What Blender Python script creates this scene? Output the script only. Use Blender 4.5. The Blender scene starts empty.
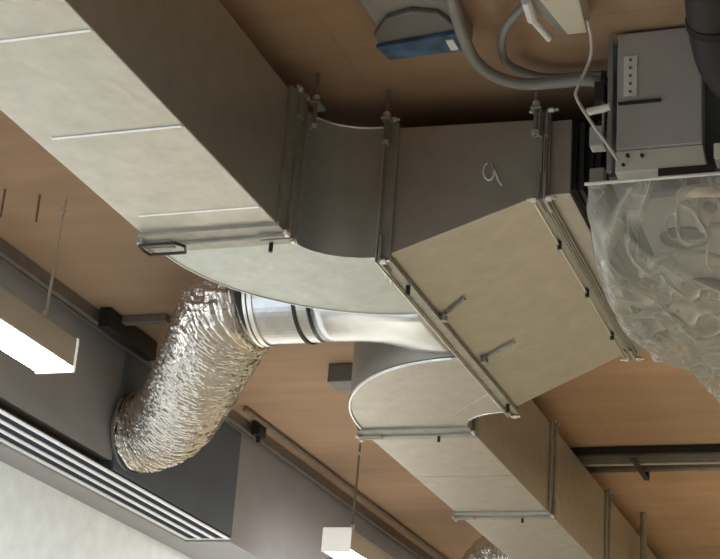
import bpy, bmesh, math, random
from mathutils import Vector, Matrix, noise
random.seed(7)
S = bpy.context.scene
COL = S.collection
EYE = 1.6                      # camera height; shapes below are written relative to the eye

# ---------------------------------------------------------------- camera
YAW, PITCH, ROLL = 0.36239621, 0.3688472, 0.07589318
fw = Vector((-math.sin(YAW)*math.cos(PITCH), math.cos(YAW)*math.cos(PITCH), math.sin(PITCH)))
rt = Vector((math.cos(YAW), math.sin(YAW), 0)); up = rt.cross(fw)
r2 = math.cos(ROLL)*rt + math.sin(ROLL)*up
u2 = -math.sin(ROLL)*rt + math.cos(ROLL)*up
cd = bpy.data.cameras.new('camera'); cam = bpy.data.objects.new('camera', cd); COL.objects.link(cam)
cd.sensor_width = 36; cd.lens = 36*1626.98/720; cd.clip_start = .05; cd.clip_end = 100
cam.matrix_world = Matrix(((r2.x, u2.x, -fw.x, 0), (r2.y, u2.y, -fw.y, 0), (r2.z, u2.z, -fw.z, EYE), (0, 0, 0, 1)))
S.camera = cam

# ---------------------------------------------------------------- world, lights, exposure
w = bpy.data.worlds.new('world'); S.world = w; w.use_nodes = True
w.node_tree.nodes['Background'].inputs[0].default_value = (.75, .82, .9, 1)
w.node_tree.nodes['Background'].inputs[1].default_value = .6
S.view_settings.view_transform = 'Standard'; S.view_settings.look = 'None'
S.view_settings.exposure = 0.0; S.view_settings.gamma = 1; S.view_settings.use_curve_mapping = False

def area(name, loc, target, sx, sy, power, colour):
    l = bpy.data.lights.new(name, 'AREA'); l.shape = 'RECTANGLE'; l.size = sx; l.size_y = sy
    l.energy = power; l.color = colour
    o = bpy.data.objects.new(name, l); COL.objects.link(o)
    o.location = (loc[0], loc[1], loc[2]+EYE)
    d = Vector(target)-Vector(loc); o.rotation_euler = d.to_track_quat('-Z', 'Y').to_euler()
    return o
area('window_daylight_near', (-3.44, .2, -.1), (0, .2, .25), 5.6, 1.9, 47, (.72, .88, 1))
area('window_daylight_far', (-3.44, 7.0, -.1), (0, 7.0, -.1), 5.6, 1.9, 24, (1, .94, .80))
area('added_bounce_fill_far', (1.8, 8.5, 1.4), (1.4, 8.6, -1.6), 1.5, 1.5, 300, (1, .84, .58))  # unseen fill, added so warm floor bounce reaches ceiling and ducts
area('added_wall_fill', (-2.75, 6.0, .75), (-3.48, 6.0, 1.15), 4.5, .12, 9, (.85, .95, 1))  # unseen fill, added to brighten the pale left wall
area('added_bounce_fill_near', (.8, .6, 1.4), (.5, .8, -1.6), 1.5, 1.5, 120, (1, .98, .96))  # unseen fill, added to raise the floor bounce near the eye

# ---------------------------------------------------------------- materials
def mat(name, col, rough=.6, metal=0, noise_amt=.08, noise_scale=8, bump=0, bump_scale=60, stretch=(1, 1, 1), emit=None, estr=0, spec=.5):
    m = bpy.data.materials.new(name); m.use_nodes = True; nt = m.node_tree; N = nt.nodes; L = nt.links
    b = N['Principled BSDF']; b.inputs['Roughness'].default_value = rough; b.inputs['Metallic'].default_value = metal
    b.inputs['Specular IOR Level'].default_value = spec
    tc = N.new('ShaderNodeTexCoord'); mp = N.new('ShaderNodeMapping'); mp.inputs['Scale'].default_value = stretch
    L.new(tc.outputs['Object'], mp.inputs['Vector'])
    n = N.new('ShaderNodeTexNoise'); n.inputs['Scale'].default_value = noise_scale; n.inputs['Detail'].default_value = 6
    L.new(mp.outputs['Vector'], n.inputs['Vector'])
    r = N.new('ShaderNodeValToRGB'); e = r.color_ramp.elements
    e[0].position = .3; e[1].position = .7
    e[0].color = tuple(c*(1-noise_amt) for c in col)+(1,); e[1].color = tuple(min(1, c*(1+noise_amt)) for c in col)+(1,)
    L.new(n.outputs['Fac'], r.inputs['Fac']); L.new(r.outputs['Color'], b.inputs['Base Color'])
    if bump:
        n2 = N.new('ShaderNodeTexNoise'); n2.inputs['Scale'].default_value = bump_scale; n2.inputs['Detail'].default_value = 4
        L.new(mp.outputs['Vector'], n2.inputs['Vector'])
        bp = N.new('ShaderNodeBump'); bp.inputs['Strength'].default_value = bump; bp.inputs['Distance'].default_value = .01
        L.new(n2.outputs['Fac'], bp.inputs['Height']); L.new(bp.outputs['Normal'], b.inputs['Normal'])
    if emit:
        b.inputs['Emission Color'].default_value = emit+(1,); b.inputs['Emission Strength'].default_value = estr
    return m

def galv_mat(name='galvanised_steel', col=(.485, .485, .46)):
    m = mat(name, col, .42, .75, .07, 14, .10, 5)
    nt = m.node_tree; N = nt.nodes; L = nt.links; b = N['Principled BSDF']
    # zinc spangle: small cells that vary the gloss
    v = N.new('ShaderNodeTexVoronoi'); v.inputs['Scale'].default_value = 55
    tc = N.new('ShaderNodeTexCoord'); L.new(tc.outputs['Object'], v.inputs['Vector'])
    mr = N.new('ShaderNodeMapRange'); mr.inputs['To Min'].default_value = .36; mr.inputs['To Max'].default_value = .50
    L.new(v.outputs['Color'], mr.inputs['Value']); L.new(mr.outputs['Result'], b.inputs['Roughness'])
    return m
def ply_mat():
    m = mat('plywood_ceiling', (.41, .275, .18), .7, 0, .08, 3.5, .05, 20, (.35, 3, 1))
    nt = m.node_tree; N = nt.nodes; L = nt.links; b = N['Principled BSDF']
    ramp = [n for n in N if n.type == 'VALTORGB'][0]
    tc = [n for n in N if n.type == 'TEX_COORD'][0]
    n = N.new('ShaderNodeTexNoise'); n.inputs['Scale'].default_value = .9; n.inputs['Detail'].default_value = 3
    L.new(tc.outputs['Object'], n.inputs['Vector'])
    mr = N.new('ShaderNodeMapRange'); mr.inputs['From Min'].default_value = .35; mr.inputs['From Max'].default_value = .65
    mr.inputs['To Min'].default_value = .82; mr.inputs['To Max'].default_value = 1.12
    L.new(n.outputs['Fac'], mr.inputs['Value'])
    mx = N.new('ShaderNodeMix'); mx.data_type = 'RGBA'; mx.blend_type = 'MULTIPLY'; mx.inputs['Factor'].default_value = 1
    L.new(ramp.outputs['Color'], mx.inputs['A']); L.new(mr.outputs['Result'], mx.inputs['B'])
    # sheet joints: thin dark lines every 1.22 m across, 2.44 m along
    sp = N.new('ShaderNodeSeparateXYZ'); L.new(tc.outputs['Object'], sp.inputs['Vector'])
    last = None
    for ax, step, off in (('X', 2.44, 1.43), ('Y', 1.22, .2)):
        a = N.new('ShaderNodeMath'); a.operation = 'ADD'; a.inputs[1].default_value = off+step*8
        L.new(sp.outputs[ax], a.inputs[0])
        mo = N.new('ShaderNodeMath'); mo.operation = 'MODULO'; mo.inputs[1].default_value = step; L.new(a.outputs[0], mo.inputs[0])
        lt = N.new('ShaderNodeMath'); lt.operation = 'LESS_THAN'; lt.inputs[1].default_value = .006; L.new(mo.outputs[0], lt.inputs[0])
        if last:
            q = N.new('ShaderNodeMath'); q.operation = 'MAXIMUM'; L.new(last.outputs[0], q.inputs[0]); L.new(lt.outputs[0], q.inputs[1]); last = q
        else: last = lt
    k = N.new('ShaderNodeMath'); k.operation = 'MULTIPLY'; k.inputs[1].default_value = .15; L.new(last.outputs[0], k.inputs[0])
    m2 = N.new('ShaderNodeMix'); m2.data_type = 'RGBA'; L.new(k.outputs[0], m2.inputs['Factor'])
    L.new(mx.outputs['Result'], m2.inputs['A']); m2.inputs['B'].default_value = (.08, .05, .03, 1)
    L.new(m2.outputs['Result'], b.inputs['Base Color'])
    return m
def film_mat():
    m = bpy.data.materials.new('clear_plastic_film'); m.use_nodes = True; nt = m.node_tree; N = nt.nodes; L = nt.links
    out = N['Material Output']; b = N['Principled BSDF']
    b.inputs['Base Color'].default_value = (.62, .64, .61, 1); b.inputs['Roughness'].default_value = .18
    tl = N.new('ShaderNodeBsdfTranslucent'); tl.inputs[0].default_value = (.6, .61, .58, 1)
    tr = N.new('ShaderNodeBsdfTransparent')
    lw = N.new('ShaderNodeLayerWeight'); lw.inputs['Blend'].default_value = .5
    tc = N.new('ShaderNodeTexCoord')
    def ridge(scale, dist, power, gain, sx=(1, 1, 1)):
        mp = N.new('ShaderNodeMapping'); mp.inputs['Scale'].default_value = sx; L.new(tc.outputs['Object'], mp.inputs['Vector'])
        n = N.new('ShaderNodeTexNoise'); n.inputs['Scale'].default_value = scale; n.inputs['Detail'].default_value = 1.5; n.inputs['Distortion'].default_value = dist
        L.new(mp.outputs['Vector'], n.inputs['Vector'])
        a = N.new('ShaderNodeMath'); a.operation = 'SUBTRACT'; a.inputs[1].default_value = .5; L.new(n.outputs['Fac'], a.inputs[0])
        c = N.new('ShaderNodeMath'); c.operation = 'ABSOLUTE'; L.new(a.outputs[0], c.inputs[0])
        d = N.new('ShaderNodeMath'); d.operation = 'MULTIPLY_ADD'; d.inputs[1].default_value = -4; d.inputs[2].default_value = 1; d.use_clamp = True; L.new(c.outputs[0], d.inputs[0])
        f = N.new('ShaderNodeMath'); f.operation = 'POWER'; f.inputs[1].default_value = power; L.new(d.outputs[0], f.inputs[0])
        g = N.new('ShaderNodeMath'); g.operation = 'MULTIPLY'; g.inputs[1].default_value = gain; L.new(f.outputs[0], g.inputs[0])
        return g
    def add(p, q, clamp=False):
        a = N.new('ShaderNodeMath'); a.operation = 'ADD'; a.use_clamp = clamp
        L.new(p.outputs[0], a.inputs[0])
        if isinstance(q, float): a.inputs[1].default_value = q
        else: L.new(q.outputs[0], a.inputs[1])
        return a
    r = add(ridge(3.2, 1.0, 22, .8, (1.2, .6, 1.2)), ridge(8, .6, 20, .3, (1.2, .55, 1.2)))
    ml = N.new('ShaderNodeMath'); ml.operation = 'MULTIPLY'; ml.inputs[1].default_value = .4; L.new(lw.outputs['Facing'], ml.inputs[0])
    al = add(add(r, ml), .13, True)
    m1 = N.new('ShaderNodeMixShader'); m1.inputs[0].default_value = .3
    L.new(b.outputs[0], m1.inputs[1]); L.new(tl.outputs[0], m1.inputs[2])
    m2 = N.new('ShaderNodeMixShader'); L.new(al.outputs[0], m2.inputs[0]); L.new(tr.outputs[0], m2.inputs[1]); L.new(m1.outputs[0], m2.inputs[2])
    L.new(m2.outputs[0], out.inputs['Surface'])
    bp = N.new('ShaderNodeBump'); bp.inputs['Strength'].default_value = .8; bp.inputs['Distance'].default_value = .012
    L.new(r.outputs[0], bp.inputs['Height']); L.new(bp.outputs[0], b.inputs['Normal'])
    return m

GALV = galv_mat()
GALVB = galv_mat('bluish_galvanised_steel', (.46, .51, .515))  # near elbow only: base colour bluer than the other ducts
GALV2 = mat('bright_rolled_steel', (.58, .61, .65), .25, .9, .05, 20, .05, 30)
FLG = mat('zinc_flange_steel', (.38, .385, .36), .5, .7, .12, 30, .05, 40)
FOIL = mat('aluminium_foil', (.58, .57, .55), .22, .97, .06, 40, .5, 55)
BOLT = mat('bright_zinc_bolt', (.8, .8, .8), .3, .8)
DARKM = mat('blackened_steel', (.03, .03, .032), .5, .3)
STRUT = mat('dull_grey_strut', (.25, .225, .20), .55, .4, .15, 20)
CONDM = mat('grey_conduit_coating', (.26, .26, .25), .5, .1)
PLY = ply_mat()
BOLT2 = mat('pale_grey_strut', (.36, .35, .31), .5, .2, .1, 20)
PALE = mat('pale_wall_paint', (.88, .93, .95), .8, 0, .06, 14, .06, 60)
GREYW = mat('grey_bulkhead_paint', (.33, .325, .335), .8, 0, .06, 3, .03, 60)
FLOORM = mat('pale_concrete_floor', (.44, .405, .33), .6, 0, .1, 2)
DARKW = mat('dark_brown_wall', (.10, .085, .07), .8, 0, .1, 2)
TANW = mat('tan_wall', (.24, .19, .14), .8, 0, .1, 2)
PLEN = mat('dark_grey_plenum_board', (.11, .135, .175), .7, 0, .08, 6)
WHITE = mat('white_enamel', (.85, .87, .9), .4, 0, .02)
LHOUSE = mat('cream_lamp_housing', (.50, .46, .41), .5, 0, .04)
LWHITE = mat('glowing_lamp_end_cap', (.85, .85, .82), .5, 0, .02, emit=(1, .98, .92), estr=.38)
TUBE = mat('lit_lamp_diffuser', (1, 1, 1), .5, 0, 0, emit=(1, .97, .93), estr=40)
UNIT = mat('grey_painted_sheet_metal', (.43, .44, .44), .55, .1, .06, 5, .03, 30)
UNITL = mat('light_grey_metal_lip', (.78, .82, .80), .5, .2, .05, 8)
RUB = mat('black_rubber_insulation', (.022, .021, .024), .65, 0, .2, 12, .2, 40)
CANV = mat('black_flexible_canvas', (.018, .018, .02), .9, 0, .1, 10)
BOXG = mat('grey_electrical_box', (.17, .17, .17), .5, .1)
BLUE = mat('blue_label', (.055, .12, .23), .45, 0, .55, 18)
IVORY = mat('ivory_metal_cover', (.62, .60, .50), .5, 0, .05)
CORDM = mat('white_cord_sheath', (.62, .60, .58), .5, 0, .02)
CHALK = mat('white_chalk', (.75, .75, .75), .9, 0, .02)
FILM = film_mat()
SLOT = mat('dark_blue_slot_plate', (.035, .042, .065), .95, 0, .05, 8, spec=.1)
PACK = mat('cream_packing_foam', (.50, .46, .37), .8, 0, .1, 10)

# ---------------------------------------------------------------- helpers
def box(bm, x0, x1, y0, y1, z0, z1):
    v = [bm.verts.new(p) for p in ((x0,y0,z0),(x1,y0,z0),(x1,y1,z0),(x0,y1,z0),(x0,y0,z1),(x1,y0,z1),(x1,y1,z1),(x0,y1,z1))]
    for f in ((0,3,2,1),(4,5,6,7),(0,1,5,4),(1,2,6,5),(2,3,7,6),(3,0,4,7)): bm.faces.new([v[i] for i in f])
def hexa(bm, pts):           # eight corners: bottom ring then top ring
    v = [bm.verts.new(p) for p in pts]
    for f in ((0,3,2,1),(4,5,6,7),(0,1,5,4),(1,2,6,5),(2,3,7,6),(3,0,4,7)): bm.faces.new([v[i] for i in f])
def prism(bm, poly, z0, z1):
    a = [bm.verts.new((x,y,z0)) for x,y in poly]; b = [bm.verts.new((x,y,z1)) for x,y in poly]; n = len(poly)
    bm.faces.new(a[::-1]); bm.faces.new(b)
    for i in range(n): bm.faces.new((a[i], a[(i+1)%n], b[(i+1)%n], b[i]))
def smooth_path(pts, n=12):
    P = [Vector(p) for p in pts]; P = [2*P[0]-P[1]]+P+[2*P[-1]-P[-2]]; out = []
    for i in range(1, len(P)-2):
        a, b, c, d = P[i-1:i+3]
        for k in range(n):
            t = k/n
            out.append(.5*((2*b)+(c-a)*t+(2*a-5*b+4*c-d)*t*t+(3*b-a-3*c+d)*t**3))
    out.append(P[-2]); return out
def sweep(bm, path, rad, seg=12, cap=True):
    """rad: number or function(i, angle, point)"""
    path = [Vector(p) for p in path]; n = len(path); rings = []
    t0 = (path[1]-path[0]).normalized(); ref = Vector((0,0,1)) if abs(t0.z) < .9 else Vector((1,0,0))
    nn = t0.cross(ref).normalized()
    for i, p in enumerate(path):
        t = (path[min(i+1,n-1)]-path[max(i-1,0)]).normalized()
        nn = (nn-t*nn.dot(t)).normalized(); bb = t.cross(nn); ring = []
        for k in range(seg):
            a = 2*math.pi*k/seg; d = nn*math.cos(a)+bb*math.sin(a)
            r = rad(i, a, p) if callable(rad) else rad
            ring.append(bm.verts.new(p+d*r))
        rings.append(ring)
    for i in range(n-1):
        for k in range(seg): bm.faces.new((rings[i][k], rings[i][(k+1)%seg], rings[i+1][(k+1)%seg], rings[i+1][k]))
    if cap: bm.faces.new(rings[0][::-1]); bm.faces.new(rings[-1])
def cyl(bm, a, b, r, seg=16): sweep(bm, [a, b], r, seg)
def obj(name, bm, m, parent=None, bevel=0, smooth=False, loc=None):
    """bm in eye-relative coordinates -> one mesh object"""
    o0 = Vector((0,0,0))
    if parent is not None: o0 = Vector(parent['_o'])
    elif loc is not None: o0 = Vector((loc[0], loc[1], loc[2]+EYE))
    bmesh.ops.translate(bm, verts=bm.verts, vec=Vector((0,0,EYE))-o0)
    bmesh.ops.recalc_face_normals(bm, faces=bm.faces)
    me = bpy.data.meshes.new(name); bm.to_mesh(me); bm.free(); me.materials.append(m)
    o = bpy.data.objects.new(name, me); COL.objects.link(o)
    if parent is not None:
        o.parent = parent
        # parts sit at the parent's origin; sub-parts likewise
    else: o.location = o0
    o['_o'] = tuple(o0)
    if smooth:
        for p in me.polygons: p.use_smooth = True
    if bevel:
        b = o.modifiers.new('bevel', 'BEVEL'); b.width = bevel; b.segments = 2; b.limit_method = 'ANGLE'
    return o
def thing(name, label, cat, loc, group=None):
    o = bpy.data.objects.new(name, None); COL.objects.link(o); o.empty_display_size = .1
    o.location = (loc[0], loc[1], loc[2]+EYE); o['_o'] = tuple(o.location)
    o['label'] = label; o['category'] = cat
    if group: o['group'] = group
    return o
def tag(o, label, cat, group=None):
    o['label'] = label; o['category'] = cat
    if group: o['group'] = group
    return o
def struct(name, bm, m, **k):
    o = obj(name, bm, m, **k); o['kind'] = 'structure'; return o
def BM(): return bmesh.new()
def mk(fn, *a):
    b = BM(); fn(b, *a); return b

# ---------------------------------------------------------------- the room
CZ = 2.10
struct('ceiling', mk(box, -4.4, 7, -4, 17, CZ, CZ+.15), PLY)
struct('floor', mk(box, -4.4, 7, -4, 17, -1.75, -1.6), FLOORM)
struct('wall_left', mk(box, -3.7, -3.48, -4, 17, -1.6, 1.54), PALE)
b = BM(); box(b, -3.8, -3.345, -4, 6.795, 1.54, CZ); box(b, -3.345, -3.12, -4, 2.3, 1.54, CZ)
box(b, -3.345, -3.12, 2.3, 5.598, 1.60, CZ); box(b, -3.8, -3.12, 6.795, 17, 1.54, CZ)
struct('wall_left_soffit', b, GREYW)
struct('wall_right', mk(box, 7, 7.2, -4, 17, -1.6, CZ), DARKW)
struct('wall_far', mk(box, -3.8, 7, 17, 17.2, -1.6, CZ), TANW)
struct('wall_near', mk(box, -3.8, 7, -4.15, -4, -1.6, CZ), DARKW)
for n, (ya, yb) in enumerate(((-2.65, 3.05), (4.15, 9.85))):
    b = BM()
    for i in range(5): y = ya+(yb-ya-.05)*i/4; box(b, -3.479, -3.455, y, y+.05, -1.1, .9)
    for z in (-1.1, .85): box(b, -3.479, -3.455, ya, yb, z, z+.05)
    struct('window_%d' % (n+1), b, WHITE)

# ---------------------------------------------------------------- duct pieces
FP, FT = .016, .015          # how far a flange stands proud, how thick
def ring_y(bm, x0, x1, z0, z1, ya, yb, p=FP):
    box(bm, x0-p, x1+p, ya, yb, z0-p, z0+.002); box(bm, x0-p, x1+p, ya, yb, z1-.002, z1+p)
    box(bm, x0-p, x0+.002, ya, yb, z0+.002, z1-.002); box(bm, x1-.002, x1+p, ya, yb, z0+.002, z1-.002)
def flange_y(par, x0, x1, z0, z1, y, side):
    """a rolled flange frame in the plane y; side = -1 when its duct lies at smaller y"""
    b = BM()
    ring_y(b, x0, x1, z0, z1, y if side > 0 else y-.004, y+.004 if side > 0 else y)
    ring_y(b, x0, x1, z0, z1, y+side*.018-.002, y+side*.018+.002, FP*.55)
    ring_y(b, x0, x1, z0, z1, min(y, y+side*.058), max(y, y+side*.058), .009)
    f = obj('flange', b, FLG, par, bevel=.0008)
    for cx, sx in ((x0, -1), (x1, 1)):
        for cz, sz in ((z0, -1), (z1, 1)):
            b = BM(); ya, yb = sorted((y+side*.004, y+side*.014))
            xa, xb = sorted((cx+sx*(FP+.006), cx-sx*.07)); za, zb = sorted((cz+sz*(FP+.004), cz+sz*.003))
            box(b, xa, xb, ya, yb, za, zb)
            xa, xb = sorted((cx+sx*(FP+.006), cx+sx*.003)); za, zb = sorted((cz+sz*.003, cz-sz*.06))
            box(b, xa, xb, ya, yb, za, zb)
            cp = obj('corner_plate', b, FLG, f, bevel=.002)
            b = BM(); yy = y+side*.014; cyl(b, (cx+sx*.017, yy, cz+sz*.016), (cx+sx*.017, yy+side*.014, cz+sz*.016), .0085, 6)
            cyl(b, (cx+sx*.017, yy, cz+sz*.016), (cx+sx*.017, yy+side*.026, cz+sz*.016), .0045, 8)
            obj('bolt', b, BOLT, cp)
    return f
def ring_x(bm, y0, y1, z0, z1, xa, xb, p=FP):
    box(bm, xa, xb, y0-p, y1+p, z0-p, z0+.002); box(bm, xa, xb, y0-p, y1+p, z1-.002, z1+p)
    box(bm, xa, xb, y0-p, y0+.002, z0+.002, z1-.002); box(bm, xa, xb, y1-.002, y1+p, z0+.002, z1-.002)
def flange_x(par, y0, y1, z0, z1, x, side, wd=.034):
    b = BM()
    ring_x(b, y0, y1, z0, z1, x if side > 0 else x-.004, x+.004 if side > 0 else x)
    ring_x(b, y0, y1, z0, z1, x+side*.014-.002, x+side*.014+.002, FP*.55)
    ring_x(b, y0, y1, z0, z1, min(x, x+side*wd), max(x, x+side*wd), .010)
    f = obj('flange', b, FLG, par, bevel=.0008)
    for cy, sy in ((y0, -1), (y1, 1)):
        for cz, sz in ((z0, -1), (z1, 1)):
            b = BM(); xa, xb = sorted((x+side*.004, x+side*.012))
            ya, yb = sorted((cy+sy*(FP+.006), cy-sy*.07)); za, zb = sorted((cz+sz*(FP+.004), cz+sz*.003))
            box(b, xa, xb, ya, yb, za, zb)
            ya, yb = sorted((cy+sy*(FP+.006), cy+sy*.003)); za, zb = sorted((cz+sz*.003, cz-sz*.06))
            box(b, xa, xb, ya, yb, za, zb)
            cp = obj('corner_plate', b, FLG, f, bevel=.002)
            xx = x+side*.012; b = BM(); cyl(b, (xx, cy+sy*.017, cz+sz*.016), (xx+side*.014, cy+sy*.017, cz+sz*.016), .0085, 6)
            cyl(b, (xx, cy+sy*.017, cz+sz*.016), (xx+side*.026, cy+sy*.017, cz+sz*.016), .0045, 8)
            obj('bolt', b, BOLT, cp)
    return f

ZB, ZT = 1.615, 2.0
AX0, AX1 = -1.950, -1.565
# near straight duct
t = thing('straight_duct', 'long straight rectangular steel duct with pale underside at upper left', 'duct', (-1.78, 1.6, ZB), 'rectangular steel ducts')
b = BM(); box(b, AX0, AX1, .3, 3.535, ZB, ZT)
obj('duct_body', b, GALV, t, bevel=.003)
for y, p in ((2.505, .004), (2.938, .007), (3.392, .004)):
    obj('seam_rib', mk(box, AX0+.045, AX1-.004, y-.005, y+.005, ZB-p*.35, ZB+.001), GALV2, t, bevel=.001)
flange_y(t, AX0, AX1, ZB, ZT, 3.552, -1)
# cleat hooked over the joint at its left end
b = BM(); sweep(b, [Vector(p) for p in ((-1.96, 3.515, 1.587), (-1.855, 3.515, 1.587), (-1.84, 3.54, 1.587), (-1.855, 3.58, 1.587), (-1.96, 3.58, 1.587), (-1.965, 3.545, 1.587), (-1.96, 3.515, 1.587))], .0045, 6)
obj('joint_clip', b, DARKM, t)
for x in (-1.62,): obj('screw', mk(cyl, (x, 3.60, ZB-.002), (x, 3.60, ZB-.034), .006, 8), DARKM, t)

# near elbow
def arc(cx, cy, rx, ry, a0, a1, n=20):
    return [(cx+rx*math.cos(a0+(a1-a0)*i/n), cy+ry*math.sin(a0+(a1-a0)*i/n)) for i in range(n+1)]
t = thing('elbow_duct', 'curved steel elbow turning from the long upper duct into the tapered box', 'duct elbow', (-1.7, 3.8, ZB), 'steel duct elbows')
X1 = -1.385
outer = arc(X1, 3.61, -AX0+X1, .58, math.pi, math.pi/2)        # left side round to the far end
inner = arc(X1, 3.61, X1-AX1, .15, math.pi/2, math.pi)
poly = [(AX0, 3.556)]+outer+inner+[(AX1, 3.556)]
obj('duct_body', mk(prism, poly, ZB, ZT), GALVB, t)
def seam_strip(pts, z, m, par, r=.004, name='edge_seam'):
    b = BM(); sweep(b, [Vector((x, y, z)) for x, y in pts], r, 6); return obj(name, b, m, par)
seam_strip(inner, ZT, GALV2, t); seam_strip(outer, ZB, GALV2, t, .003)
flange_y(t, AX0, AX1, ZB, ZT, 3.554, 1)
# far elbow
CX0, CX1 = -1.975, -1.572
t2 = thing('elbow_duct', 'rounded steel elbow with bright rim turning into the lower far duct', 'duct elbow', (-1.7, 5.0, ZB), 'steel duct elbows')
outer = arc(X1, 5.345, .578, .755, math.pi, math.pi*1.5, 28)
inner = arc(X1, 5.345, .187, .18, math.pi*1.5, math.pi)
poly = [(-1.963, 5.372)]+outer+inner+[(CX1, 5.372)]
obj('duct_body', mk(prism, poly, ZB, ZT), GALV, t2)
seam_strip(outer, ZB, GALV2, t2, .006); seam_strip(inner, ZB, GALV2, t2, .003)
b = BM(); sweep(b, [(-1.60, 5.2, ZB), (-1.39, 4.95, ZB)], .002, 6); obj('seam_rib', b, GALV, t2)
flange_y(t2, CX0, CX1, ZB, ZT, 5.372, -1)
# far straight ducts
def far_duct(y0, y1, label, endf=True):
    t = thing('straight_duct', label, 'duct', (-1.78, (y0+y1)/2, ZB), 'rectangular steel ducts')
    b = BM(); box(b, CX0, CX1, y0+.02, y1-.02 if endf else y1, ZB, ZT)
    obj('duct_body', b, GALV, t, bevel=.003)
    flange_y(t, CX0, CX1, ZB, ZT, y0, 1)
    if endf: flange_y(t, CX0, CX1, ZB, ZT, y1, -1)
    obj('screw', mk(cyl, (-1.70, y0+.03, ZB), (-1.70, y0+.03, ZB-.03), .006, 8), DARKM, t)
    b = BM(); ym = y0+.62; box(b, CX0, CX1, ym-.004, ym+.004, ZB-.0015, ZB+.001); obj('seam_rib', b, GALV, t)
    return t
far_duct(5.374, 6.62, 'first straight steel duct after the rounded far elbow, tan underside')
far_duct(6.622, 7.82, 'second straight steel duct of the far run, between two dark joints')
far_duct(7.822, 12.0, 'farthest steel duct section, its side just showing at the bottom edge', False)

# tapered box
t = thing('tapered_duct', 'tapered rectangular steel duct box with a tan underside hanging at centre', 'duct', (-1.17, 4.45, ZB), 'rectangular steel ducts')
Y0, Y1 = 3.768, 5.15
bx0, bx1 = -1.379, -.955
hexa_pts = [(bx0,Y0,ZB),(bx1,Y0,1.762),(bx1,5.03,1.762),(bx0,Y1,ZB),(bx0,Y0,ZT),(bx1,Y0,1.985),(bx1,5.03,1.985),(bx0,Y1,ZT)]
obj('duct_body', mk(hexa, hexa_pts), GALV, t, bevel=.002)
flange_x(t, Y0, Y1, ZB, ZT, X1+.006, 1)
flange_x(t, Y0, 5.03, 1.762, 1.985, -.94, -1, .016)
b = BM(); ring_x(b, Y0, Y1, ZB, ZT, X1+.001, X1+.005, .019); obj('lip_frame', b, BOLT, t, bevel=.001)
b = BM(); box(b, -.962, -.957, Y0, 5.03, 1.738, 1.744); obj('edge_cleat', b, BOLT, t)
zb = lambda x: ZB+(x-bx0)/(bx1-bx0)*(1.762-ZB)
b = BM(); sweep(b, [(-1.385, 4.72, zb(-1.385)), (-.965, 4.66, zb(-.965))], .003, 6); obj('seam_rib', b, GALV, t)
def rod_on_bottom(x0, y0, x1, y1):
    b = BM(); sweep(b, [(x0, y0, zb(x0)-.008), (x1, y1, zb(x1)-.008)], .005, 8)
    cyl(b, (x0, y0, zb(x0)), (x0, y0, zb(x0)-.022), .012, 10); return b
obj('test_port', rod_on_bottom(-1.34, 4.24, -1.26, 4.18), FLG, t); obj('test_port', rod_on_bottom(-1.325, 4.64, -1.22, 4.60), FLG, t)
for (x, yy) in ((-1.31, 4.27), (-1.325, 4.62)): pass
# chalk squiggle on the near side
c = []
for k in range(30):
    a = k/29*5.4; c.append((-1.085+.019*math.cos(a+2)*(1-k/60), Y0-.0015, 1.845+.026*math.sin(a+2)))
c += [(-1.06, Y0-.0015, 1.815), (-1.05, Y0-.0015, 1.80)]
b = BM(); sweep(b, [Vector(p) for p in c], .0028, 5); o = obj('chalk_mark', b, CHALK, t); o['label'] = 'white chalk squiggle'
for p in ((-.918,4.05),(-.918,4.42),(-.918,4.80)): obj('screw', mk(cyl, (-.958, p[1], 1.757), (-.958, p[1], 1.728), .006, 8), DARKM, t)
for p in (3.95, 5.05): obj('screw', mk(cyl, (-1.355, p, 1.605), (-1.355, p, 1.578), .007, 8), DARKM, t)
for p in (3.86, 3.90): obj('rivet', mk(cyl, (-1.390, p, 1.602), (-1.384, p, 1.602), .010, 8), BOLT, t)

# black connector between the tapered box and the fan unit
t = thing('duct_collar', 'short steel duct collar with black canvas joining tapered box to fan unit', 'duct collar', (-.88, 4.4, 1.762))
obj('duct_body', mk(box, -.936, -.868, Y0+.005, 5.02, 1.765, 1.98), GALV, t, bevel=.002)
flange_x(t, Y0, 5.03, 1.762, 1.985, -.938, 1, .010)
b = BM()
for k in range(5): box(b, -.868+k*.022, -.857+k*.022, Y0+.02-.01*(k % 2), 5.0, 1.785-.01*(k % 2), 1.97); box(b, -.857+k*.022, -.846+k*.022, Y0+.03, 4.99, 1.795, 1.96)
obj('canvas_sleeve', b, CANV, t)

# round branch: square to round piece, collar, flexible hose
t = thing('round_branch_duct', 'bright silver cone branching to the flexible hose below the near elbow', 'duct', (-1.7, 4.4, 1.8))
BY, BZ, BR = 4.42, 1.785, .15
b = BM(); n = 48; rings = []
for s in range(13):
    f = s/12; x = X1-.001-f*.40; ring = []
    for k in range(n):
        a = 2*math.pi*k/n; ca, sa = math.cos(a), math.sin(a)
        m = max(abs(ca), abs(sa)); sq = ((ca/m)*.165, (sa/m)*.185)
        cx, cz = ca*BR, sa*BR; g = f*f*(3-2*f)
        ring.append(b.verts.new((x, 4.395+(BY-4.395)*g+sq[0]*(1-g)+cx*g, 1.80+(BZ-1.80)*g+sq[1]*(1-g)+cz*g)))
    rings.append(ring)
for i in range(12):
    for k in range(n): b.faces.new((rings[i][k], rings[i][(k+1)%n], rings[i+1][(k+1)%n], rings[i+1][k]))
b.faces.new(rings[0][::-1]); b.faces.new(rings[-1])
obj('duct_body', b, GALV2, t, smooth=True)
b = BM(); cyl(b, (-1.80, BY, BZ), (-1.985, BY, BZ), BR+.001, 64); obj('collar', b, GALV2, t, smooth=False)
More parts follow.
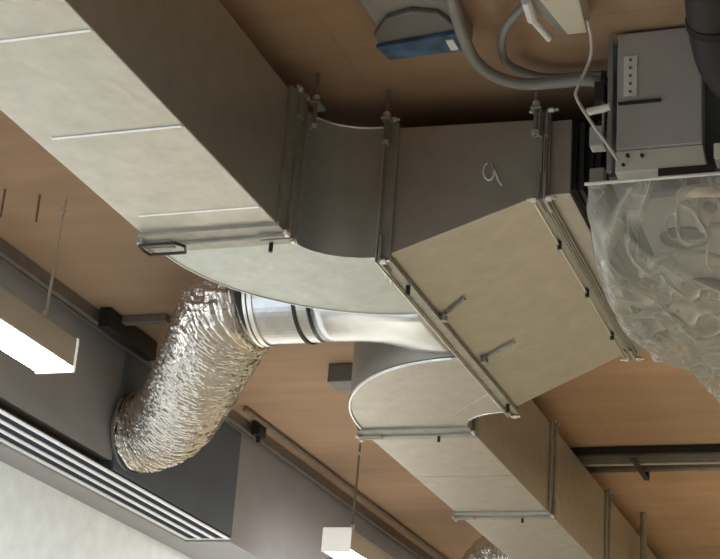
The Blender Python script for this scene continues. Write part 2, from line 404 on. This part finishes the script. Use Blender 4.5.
b = BM(); cyl(b, (-1.835, BY, BZ), (-1.845, BY, BZ), BR+.006, 64); obj('band', b, DARKM, t)
b = BM(); cyl(b, (-1.975, BY, BZ), (-1.99, BY, BZ), BR+.006, 64); cyl(b, (-1.995, BY, BZ), (-2.005, BY, BZ), BR+.007, 64); obj('hose_clamp', b, BOLT, t)

def hose(name_pts, r, pitch, seg, amp, crumple):
    path0 = smooth_path(name_pts, 40)
    # resample evenly
    d = [0]
    for a, c in zip(path0, path0[1:]): d.append(d[-1]+(c-a).length)
    L = d[-1]; n = int(L/pitch*6); out = []; j = 0
    for i in range(n+1):
        s = L*i/n
        while j < len(d)-2 and d[j+1] < s: j += 1
        q = (s-d[j])/max(1e-9, d[j+1]-d[j]); out.append(path0[j].lerp(path0[j+1], q))
    def rad(i, a, p):
        s = L*i/n; ph = (s/pitch+a/(2*math.pi))*2*math.pi
        v = noise.noise(Vector((math.cos(a)*3.0, math.sin(a)*3.0, s*22)))*crumple
        v2 = noise.noise(Vector((math.cos(a)*11+5, math.sin(a)*11, s*45)))*crumple*.8
        end = 1-.10*max(0, 1-s/.03)
        return (r+amp*abs(math.sin(ph/2))-amp*.5+v+v2)*end
    b = BM(); sweep(b, out, rad, seg); return b
t = thing('flexible_hose', 'crinkled silver foil hose curving down from round collar to left soffit', 'hose', (-2.6, 5.2, 1.8))
HP = [(-1.99, BY, BZ), (-2.08, BY+.03, BZ+.003), (-2.19, BY+.16, BZ+.003), (-2.33, 4.80, 1.79), (-2.50, 5.06, 1.79), (-2.67, 5.33, 1.79), (-2.84, 5.56, 1.77), (-2.97, 5.67, 1.75), (-3.07, 5.69, 1.74)]
obj('foil_sleeve', hose(HP, .158, .026, 84, .018, .007), FOIL, t, smooth=False)
b = BM(); cyl(b, (-3.071, 5.69, 1.74), (-3.107, 5.69, 1.74), .156, 48); obj('end_collar', b, FLG, t)
b = BM(); cyl(b, (-3.078, 5.69, 1.74), (-3.090, 5.69, 1.74), .163, 48); obj('hose_clamp', b, DARKM, t)
# second hose under the far duct
t = thing('flexible_hose', 'small glimpse of silver hose below far duct at the bottom edge', 'hose', (-2.4, 8.6, 1.72))
obj('foil_sleeve', hose([(-2.02, 8.25, 1.80), (-2.10, 8.26, 1.80), (-2.25, 8.35, 1.79), (-2.38, 8.6, 1.78), (-2.5, 8.95, 1.78)], .15, .022, 48, .010, .006), FOIL, t)

# ---------------------------------------------------------------- plenum box and slot diffuser in the soffit
t = thing('plenum_box', 'dark grey plenum box in the left soffit behind the foil hose', 'plenum box', (-3.2, 6.1, 1.56))
obj('box_body', mk(box, -3.343, -3.110, 5.60, 6.79, 1.562, 2.09), PLEN, t, bevel=.003)
t = thing('slot_diffuser', 'long white linear slot air diffuser along the edge of the left soffit', 'air diffuser', (-3.23, 4.6, 1.54))
b = BM(); box(b, -3.342, -3.112, 2.35, 6.785, 1.554, 1.559); obj('back_plate', b, SLOT, t)
xs = [-3.342, -3.273, -3.204, -3.136]
for k, x in enumerate(xs):
    b = BM(); box(b, x, x+.024, 2.35, 6.783, 1.548, 1.5535); obj('frame_bar', b, WHITE, t, bevel=.001)
for y in (6.774, 2.35):
    b = BM(); box(b, -3.342, -3.112, y, y+.010, 1.547, 1.5535); obj('end_bar', b, WHITE, t, bevel=.001)

# ---------------------------------------------------------------- pendant lamps
def lamp(y0, y1, label, rods):
    t = thing('linear_pendant_lamp', label, 'lamp', (-2.70, (y0+y1)/2, 1.56), 'linear pendant lamps')
    b = BM(); poly = [(-2.775, 1.572), (-2.775, 1.67), (-2.635, 1.67), (-2.635, 1.572)]
    box(b, -2.775, -2.635, y0+.012, y1-.012, 1.572, 1.67); obj('housing', b, LHOUSE, t, bevel=.004)
    b = BM(); box(b, -2.768, -2.642, y0+.014, y1-.014, 1.558, 1.5725); obj('diffuser', b, TUBE, t, bevel=.004)
    for y in (y0, y1-.012):
        b = BM(); box(b, -2.777, -2.633, y, y+.012, 1.556, 1.672); obj('end_cap', b, LWHITE, t, bevel=.003)
    for ry in rods:
        b = BM(); cyl(b, (-2.655, ry, 1.66), (-2.645, ry, CZ-.004), .0055, 10)
        r = obj('hanger_rod', b, STRUT if y0 > 5 else BOLT, t)
        b = BM(); cyl(b, (-2.655, ry, 1.668), (-2.655, ry, 1.70), .012, 8); obj('rod_nut', b, BOLT, r); obj('rod_nut', mk(cyl, (-2.645, ry, CZ-.06), (-2.645, ry, CZ-.045), .010, 8), BOLT, r)
lamp(1.5, 4.41, 'lit linear pendant lamp at the left edge, nearer the camera', [4.22, 1.8])
lamp(7.08, 10.0, 'lit linear pendant lamp at bottom edge below the rounded elbow, only its end showing', [7.05+.10, 9.7])

# ---------------------------------------------------------------- struts, rails and boxes on the ceiling
def rail_y(label, x0, x1, y0, y1, z0, z1, m, cat='strut', name='ceiling_rail'):
    b = BM(); box(b, x0, x1, y0, y1, z0+.01, z1); box(b, x0, x0+.008, y0, y1, z0, z0+.012); box(b, x1-.008, x1, y0, y1, z0, z0+.012)
    return tag(obj(name, b, m, loc=((x0+x1)/2, (y0+y1)/2, z1)), label, cat)
rail_y('long grey channel rail along ceiling and soffit joint, running to bottom edge', -3.10, -3.055, 4.3, 13, 2.05, 2.098, STRUT)
b = BM(); sweep(b, [(-2.975, y, 2.085) for y in (6.5, 8, 10, 13)], .012, 10)
tag(obj('conduit', b, STRUT, loc=(-2.96, 9, 2.09)), 'thin dark conduit running beside the soffit ceiling rail', 'conduit')
t = thing('strut_bracket', 'short black strut bracket on the ceiling left of the foil hose', 'bracket', (-3.06, 5.45, 2.09))
b = BM(); box(b, -3.035, -2.99, 5.20, 5.62, 2.02, 2.098); obj('channel', b, DARKM, t, bevel=.003)
b = BM(); box(b, -2.99, -2.80, 5.30, 5.34, 2.07, 2.098); obj('arm', b, STRUT, t)
t = thing('beam_clamp', 'small black clamp at start of the ceiling rail right of hose', 'clamp', (-3.02, 6.78, 2.05))
b = BM(); box(b, -3.035, -2.99, 6.72, 6.80, 2.03, 2.098); cyl(b, (-3.01, 6.76, 2.03), (-3.01, 6.76, 2.0), .012, 8); obj('clamp_body', b, DARKM, t, bevel=.003)
# cross rails at right
t = thing('ceiling_rail', 'pair of grey cross rails on the plywood ceiling at lower right', 'strut', (.6, 7.5, 2.09))
b = BM(); box(b, -1.75, 4, 7.30, 7.33, 2.06, 2.098); obj('rear_channel', b, DARKM, t, bevel=.002)
b = BM(); box(b, -1.75, 4, 7.385, 7.47, 2.05, 2.098); box(b, -1.75, 4, 7.385, 7.395, 2.035, 2.05); obj('pale_channel', b, BOLT2, t, bevel=.003)
b = BM(); sweep(b, [(-1.75, 7.60, 2.075), (1, 7.60, 2.075), (4, 7.60, 2.075)], .021, 12); obj('pipe', b, STRUT, t, smooth=True)
b = BM(); box(b, -1.36, -1.335, 7.28, 7.66, 2.028, 2.034); box(b, -1.36, -1.335, 7.64, 7.66, 2.03, 2.098); obj('pipe_strap', b, DARKM, t)
# pale drop strip at lower right, behind the far duct
b = BM(); cyl(b, (-1.53, 8.6, 1.3), (-1.53, 8.6, 2.098), .018, 12)
tag(obj('pipe', b, BOLT2, loc=(-1.52, 8.6, 2.1)), 'pale vertical drop pipe right of the farthest duct joint', 'pipe')
# junction box behind the branch
t = thing('junction_box', 'small grey ceiling junction box between branch cone and rounded elbow', 'junction box', (-2.32, 6.0, 2.09))
obj('box_body', mk(box, -2.375, -2.262, 5.97, 6.10, 2.02, 2.098), BOXG, t, bevel=.004)
b = BM(); box(b, -2.345, -2.27, 6.101, 6.18, 2.04, 2.098); obj('mounting_plate', b, UNITL, t, bevel=.003)
b = BM(); sweep(b, smooth_path([(-2.29, 6.09, 2.018), (-2.29, 6.14, 2.0), (-2.30, 6.22, 1.97), (-2.22, 6.36, 1.98), (-2.12, 6.45, 2.03), (-2.05, 6.5, 2.09)], 8), .009, 8); obj('cable', b, BOXG, t, smooth=True)
# faint rods at left edge
for x, y, lb in ((-2.82, 4.13, 'thin hanger rod stub at far left edge beside the ceiling rail'), (-2.725, 4.19, 'thin hanger rod stub left of the near lamp rod')):
    b = BM(); cyl(b, (x, y, 2.0), (x, y, CZ-.002), .004, 8)
    tag(obj('hanger_rod', b, STRUT, loc=(x, y, CZ)), lb, 'rod', 'thin hanger rod stubs')

# threaded hangers at the duct joints
def hanger(x, y, z0, label, dx=.0, dy=.0):
    t = thing('duct_hanger', label, 'hanger', (x, y, z0), 'duct joint hangers')
    b = BM(); cyl(b, (x, y, z0), (x+dx, y+dy, CZ-.003), .006, 8); obj('rod', b, STRUT, t)
    b = BM(); box(b, x-.014, x+.014, y-.012, y+.045, z0+.075, z0+.083); obj('clip', b, FLG, t, bevel=.001)
    for dz in (.084, .0): obj('nut', mk(cyl, (x, y, z0+dz), (x, y, z0+dz+.014), .011, 6), BOLT, t)
hanger(-1.53, 3.60, 1.93, 'threaded hanger at joint between long upper duct and near elbow')
hanger(-1.372, 3.730, 1.93, 'threaded hanger at joint between near elbow and tapered box')
hanger(-.955, 3.730, 1.92, 'threaded hanger at joint of tapered box and black canvas collar')

# blue fronted box on the ceiling
t = thing('ceiling_device', 'dark grey ceiling box with blue label face at top centre', 'ceiling box', (-1.2, 3.4, 2.09))
b = BM(); box(b, -1.27, -1.05, 3.12, 3.44, 2.05, 2.098); obj('housing', b, CONDM, t, bevel=.006)
b = BM(); prism(b, [(-1.28, 3.34), (-1.22, 3.265), (-1.15, 3.245), (-1.09, 3.27), (-1.065, 3.34), (-1.065, 3.43), (-1.28, 3.43)], 2.035, 2.052); obj('cover', b, BOXG, t, bevel=.005)
b = BM(); prism(b, [(-1.285, 3.375), (-1.06, 3.35), (-1.07, 3.435), (-1.27, 3.445)], 2.022, 2.0345); obj('label_face', b, BLUE, t, bevel=.003)
b = BM(); box(b, -1.10, -1.08, 3.37, 3.42, 2.018, 2.0225); obj('terminal', b, UNITL, t)

# ---------------------------------------------------------------- conduits and the ivory box
def tubething(name, pts, r, m, label, cat, rib=False):
    path = smooth_path(pts, 14); b = BM()
    if rib: sweep(b, path, r, 14)
    else: sweep(b, path, r, 14)
    return tag(obj(name, b, m, smooth=True, loc=pts[0]), label, cat)
tubething('conduit', [(-1.02, 3.10, 2.03), (-1.035, 3.22, 2.02), (-1.045, 3.33, 2.01), (-1.045, 3.44, 2.0), (-1.02, 3.52, 1.995), (-.955, 3.575, 1.99), (-.87, 3.585, 1.99), (-.79, 3.58, 1.985), (-.73, 3.60, 1.98)], .0155, CONDM, 'thick grey flexible conduit looping across the ceiling to the fan unit', 'conduit')
tubething('conduit', [(-.871, 3.287, 2.05), (-.932, 3.359, 2.05), (-.969, 3.426, 2.05), (-.99, 3.498, 2.05), (-.997, 3.576, 2.055), (-.968, 3.64, 2.06), (-.915, 3.68, 2.06), (-.81, 3.69, 2.06), (-.742, 3.68, 2.05)], .011, CONDM, 'thinner grey conduit curving from the ivory box to the fan unit', 'conduit')
t = thing('junction_box', 'ivory metal junction box near the ceiling above the white cord', 'junction box', (-.8, 3.35, 2.08))
b = BM(); hexa(b, [(-.848,3.18,2.03),(-.735,3.18,2.03),(-.757,3.425,2.03),(-.805,3.425,2.03),(-.86,3.18,2.098),(-.73,3.18,2.098),(-.75,3.435,2.098),(-.815,3.435,2.098)]); obj('cover', b, IVORY, t, bevel=.003)
b = BM(); hexa(b, [(-.875,3.22,2.038),(-.85,3.20,2.038),(-.807,3.425,2.038),(-.83,3.43,2.038),(-.88,3.22,2.098),(-.855,3.20,2.098),(-.812,3.43,2.098),(-.84,3.44,2.098)]); obj('side_plate', b, CONDM, t, bevel=.002)
b = BM(); cyl(b, (-.868, 3.255, 2.035), (-.872, 3.335, 2.03), .013, 10); cyl(b, (-.872, 3.335, 2.032), (-.852, 3.43, 2.028), .009, 10); obj('cable_fitting', b, WHITE, t)
b = BM(); box(b, -1.03, -.70, 3.19, 3.225, 2.06, 2.098); tag(obj('ceiling_rail', b, STRUT, loc=(-.86, 3.2, 2.1)), 'short dark rail on the ceiling behind the ivory box', 'strut')
tubething('cord', [(-.742, 3.36, 2.025), (-.752, 3.45, 2.03), (-.769, 3.52, 2.01), (-.80, 3.525, 1.935), (-.80, 3.525, 1.905), (-.765, 3.525, 1.84), (-.727, 3.525, 1.78), (-.697, 3.528, 1.73)], .0042, CORDM, 'thin white cord hanging from the ivory box to the fan unit', 'cord')

# ---------------------------------------------------------------- fan unit
t = thing('fan_coil_unit', 'grey sheet metal fan unit hanging at the upper right above the plastic', 'fan unit', (-.45, 4.3, 1.7))
b = BM(); box(b, -.735, .1, 3.60, 5.15, 1.72, 2.088); obj('casing', b, PLEN, t, bevel=.004)
b = BM(); box(b, -.705, -.497, 3.545, 3.60, 1.765, 2.088); obj('front_panel', b, UNIT, t, bevel=.004)
b = BM(); hexa(b, [(-.705,3.535,1.70),(-.487,3.535,1.70),(-.487,3.60,1.70),(-.705,3.60,1.70),(-.705,3.548,1.763),(-.497,3.548,1.763),(-.497,3.60,1.763),(-.705,3.60,1.763)]); obj('lower_lip', b, UNITL, t, bevel=.002)
b = BM(); box(b, -.700, -.595, 3.537, 3.546, 1.886, 1.892); obj('panel_slot', b, DARKM, t)
b = BM(); box(b, -.688, -.655, 3.541, 3.546, 1.91, 2.02); obj('rating_label', b, UNITL, t)
for k in range(5): obj('screw', mk(cyl, (-.671, 3.5415, 1.92+.022*k), (-.671, 3.5385, 1.92+.022*k), .004, 8), BOXG, t)
for x, z in ((-.675, 1.745), (-.64, 1.742), (-.685, 1.72)): obj('screw', mk(cyl, (x, 3.545, z), (x, 3.534, z), .0045, 8), DARKM, t)
b = BM(); box(b, -.728, -.716, 3.545, 3.56, 1.71, 2.09); box(b, -.745, -.738, 3.56, 3.575, 1.80, 2.0); obj('corner_strut', b, CONDM, t, bevel=.002)
b = BM(); box(b, -.775, -.738, 3.56, 3.60, 1.79, 1.845); obj('side_box', b, UNIT, t, bevel=.003)
b = BM(); box(b, -.765, -.738, 3.555, 3.60, 1.91, 1.965); box(b, -.75, -.737, 3.56, 3.58, 1.965, 2.0); obj('terminal_box', b, DARKM, t, bevel=.003)
b = BM(); cyl(b, (-.78, 3.555, 1.882), (-.72, 3.545, 1.885), .010, 10); obj('cable_gland', b, UNITL, t)
b = BM(); box(b, -.775, -.738, 3.57, 3.60, 1.69, 1.735); obj('lower_bracket', b, CONDM, t, bevel=.003)
b = BM(); box(b, -.60, -.47, 3.53, 3.60, 1.678, 1.70); obj('drain_edge', b, DARKM, t)
b = BM(); box(b, -.47, -.30, 3.54, 3.60, 1.72, 1.76); obj('side_bracket', b, UNITL, t, bevel=.002)

# black insulated pipe at right
t = thing('insulated_pipe', 'thick black insulated pipe bending past the fan unit at top right', 'pipe', (-.45, 3.4, 2.0))
b = BM(); sweep(b, smooth_path([(-.42, 3.10, 2.05), (-.43, 3.22, 2.01), (-.44, 3.35, 1.97), (-.43, 3.44, 1.92), (-.38, 3.47, 1.87), (-.28, 3.48, 1.84), (-.1, 3.48, 1.83)], 10), .062, 28); obj('insulation', b, RUB, t, smooth=True)
b = BM(); cyl(b, (-.438, 3.33, 1.978), (-.440, 3.35, 1.970), .066, 28); obj('tape_band', b, CANV, t)

# ---------------------------------------------------------------- plastic sheet around the underside of the unit
def bag():
    nx, ny = 110, 180; b = BM(); g = []
    for j in range(ny+1):
        v = j/ny; row = []
        y = 3.535+v*2.2
        K = ((3.53,-.772),(3.70,-.805),(3.9,-.832),(4.1,-.845),(4.3,-.845),(4.5,-.815),(4.75,-.735),(5.1,-.69),(5.8,-.68))
        xl = K[-1][1]
        for (ya, xa), (yb, xb) in zip(K, K[1:]):
            if ya <= y < yb: q = (y-ya)/(yb-ya); q = q*q*(3-2*q); xl = xa+(xb-xa)*q; break
        for i in range(nx+1):
            u = i/nx; x = xl+(u**1.15)*.85
            eu = min(1, u/.10); ev = min(1, v/.20); eu = math.sin(eu*math.pi/2)**.7; ev = math.sin(ev*math.pi/2)**.8
            en = 1-max(0, (v-.93)/.07)
            depth = (.13-.05*v)*eu*ev*en*(1+.15*math.sin(v*7))
            p = Vector((x*3.6, y*1.9, .3))
            w1 = 1-abs(noise.noise(p*1.9+Vector((noise.noise(p*1.2)*1.5, 0, 0))))*2
            w2 = 1-abs(noise.noise(p*4.1+Vector((3, 7, 1))))*2
            k = eu*ev*en
            z = 1.672-depth+(-.018*max(0, w1)**5-.003*max(0, w2)**4)*k+.02*noise.noise(p*.9)*k
            row.append(b.verts.new((x, y, z)))
        g.append(row)
    for j in range(ny):
        for i in range(nx): b.faces.new((g[j][i], g[j][i+1], g[j+1][i+1], g[j+1][i]))
    return b
t = thing('plastic_sheet', 'crumpled clear plastic sheet wrapped under the fan unit at the right edge', 'plastic sheet', (-.5, 4.4, 1.67))
o = obj('film', bag(), FILM, t, smooth=True)
s = o.modifiers.new('thickness', 'SOLIDIFY'); s.thickness = .0008
b = BM(); sweep(b, [(-.778, 3.533, 1.675), (-.6, 3.531, 1.675), (-.43, 3.531, 1.675), (.07, 3.531, 1.675)], .0045, 8); obj('hem', b, UNITL, t)

# things seen dimly through the film
def loop(pts, r, m, label, cat, name):
    tubething(name, pts, r, m, label, cat)
loop([(-.56, 3.68, 1.665), (-.55, 3.60, 1.66), (-.50, 3.575, 1.655), (-.45, 3.60, 1.655), (-.43, 3.70, 1.655), (-.47, 3.80, 1.655), (-.53, 3.80, 1.66), (-.50, 3.70, 1.665)], .017, PACK, 'cream curled foam roll inside the clear plastic at right edge', 'packing foam', 'packing_foam')
loop([(-.74, 4.10, 1.66), (-.68, 3.98, 1.655), (-.60, 3.95, 1.655), (-.52, 4.02, 1.655), (-.50, 4.18, 1.655), (-.56, 4.30, 1.655), (-.62, 4.25, 1.66)], .010, PACK, 'cream foam strip curled inside the plastic below the first roll', 'packing foam', 'packing_foam')
loop([(-.72, 4.40, 1.655), (-.66, 4.32, 1.655), (-.58, 4.42, 1.655), (-.55, 4.60, 1.655), (-.60, 4.75, 1.66)], .010, PACK, 'cream foam strip deepest inside the crumpled plastic', 'packing foam', 'packing_foam')
t = thing('fan_coil_grille', 'grey slotted underside grille of the fan unit seen through plastic', 'grille', (-.45, 4.3, 1.70))
b = BM(); box(b, -.70, -.2, 3.70, 5.05, 1.70, 1.718); obj('plate', b, UNIT, t, bevel=.002)
for i in range(3):
    for j in range(2):
        b = BM(); cyl(b, (-.60+.17*j, 3.95+.36*i, 1.692), (-.60+.17*j, 3.95+.36*i, 1.70), .065, 28); obj('fan_opening', b, DARKM, t)
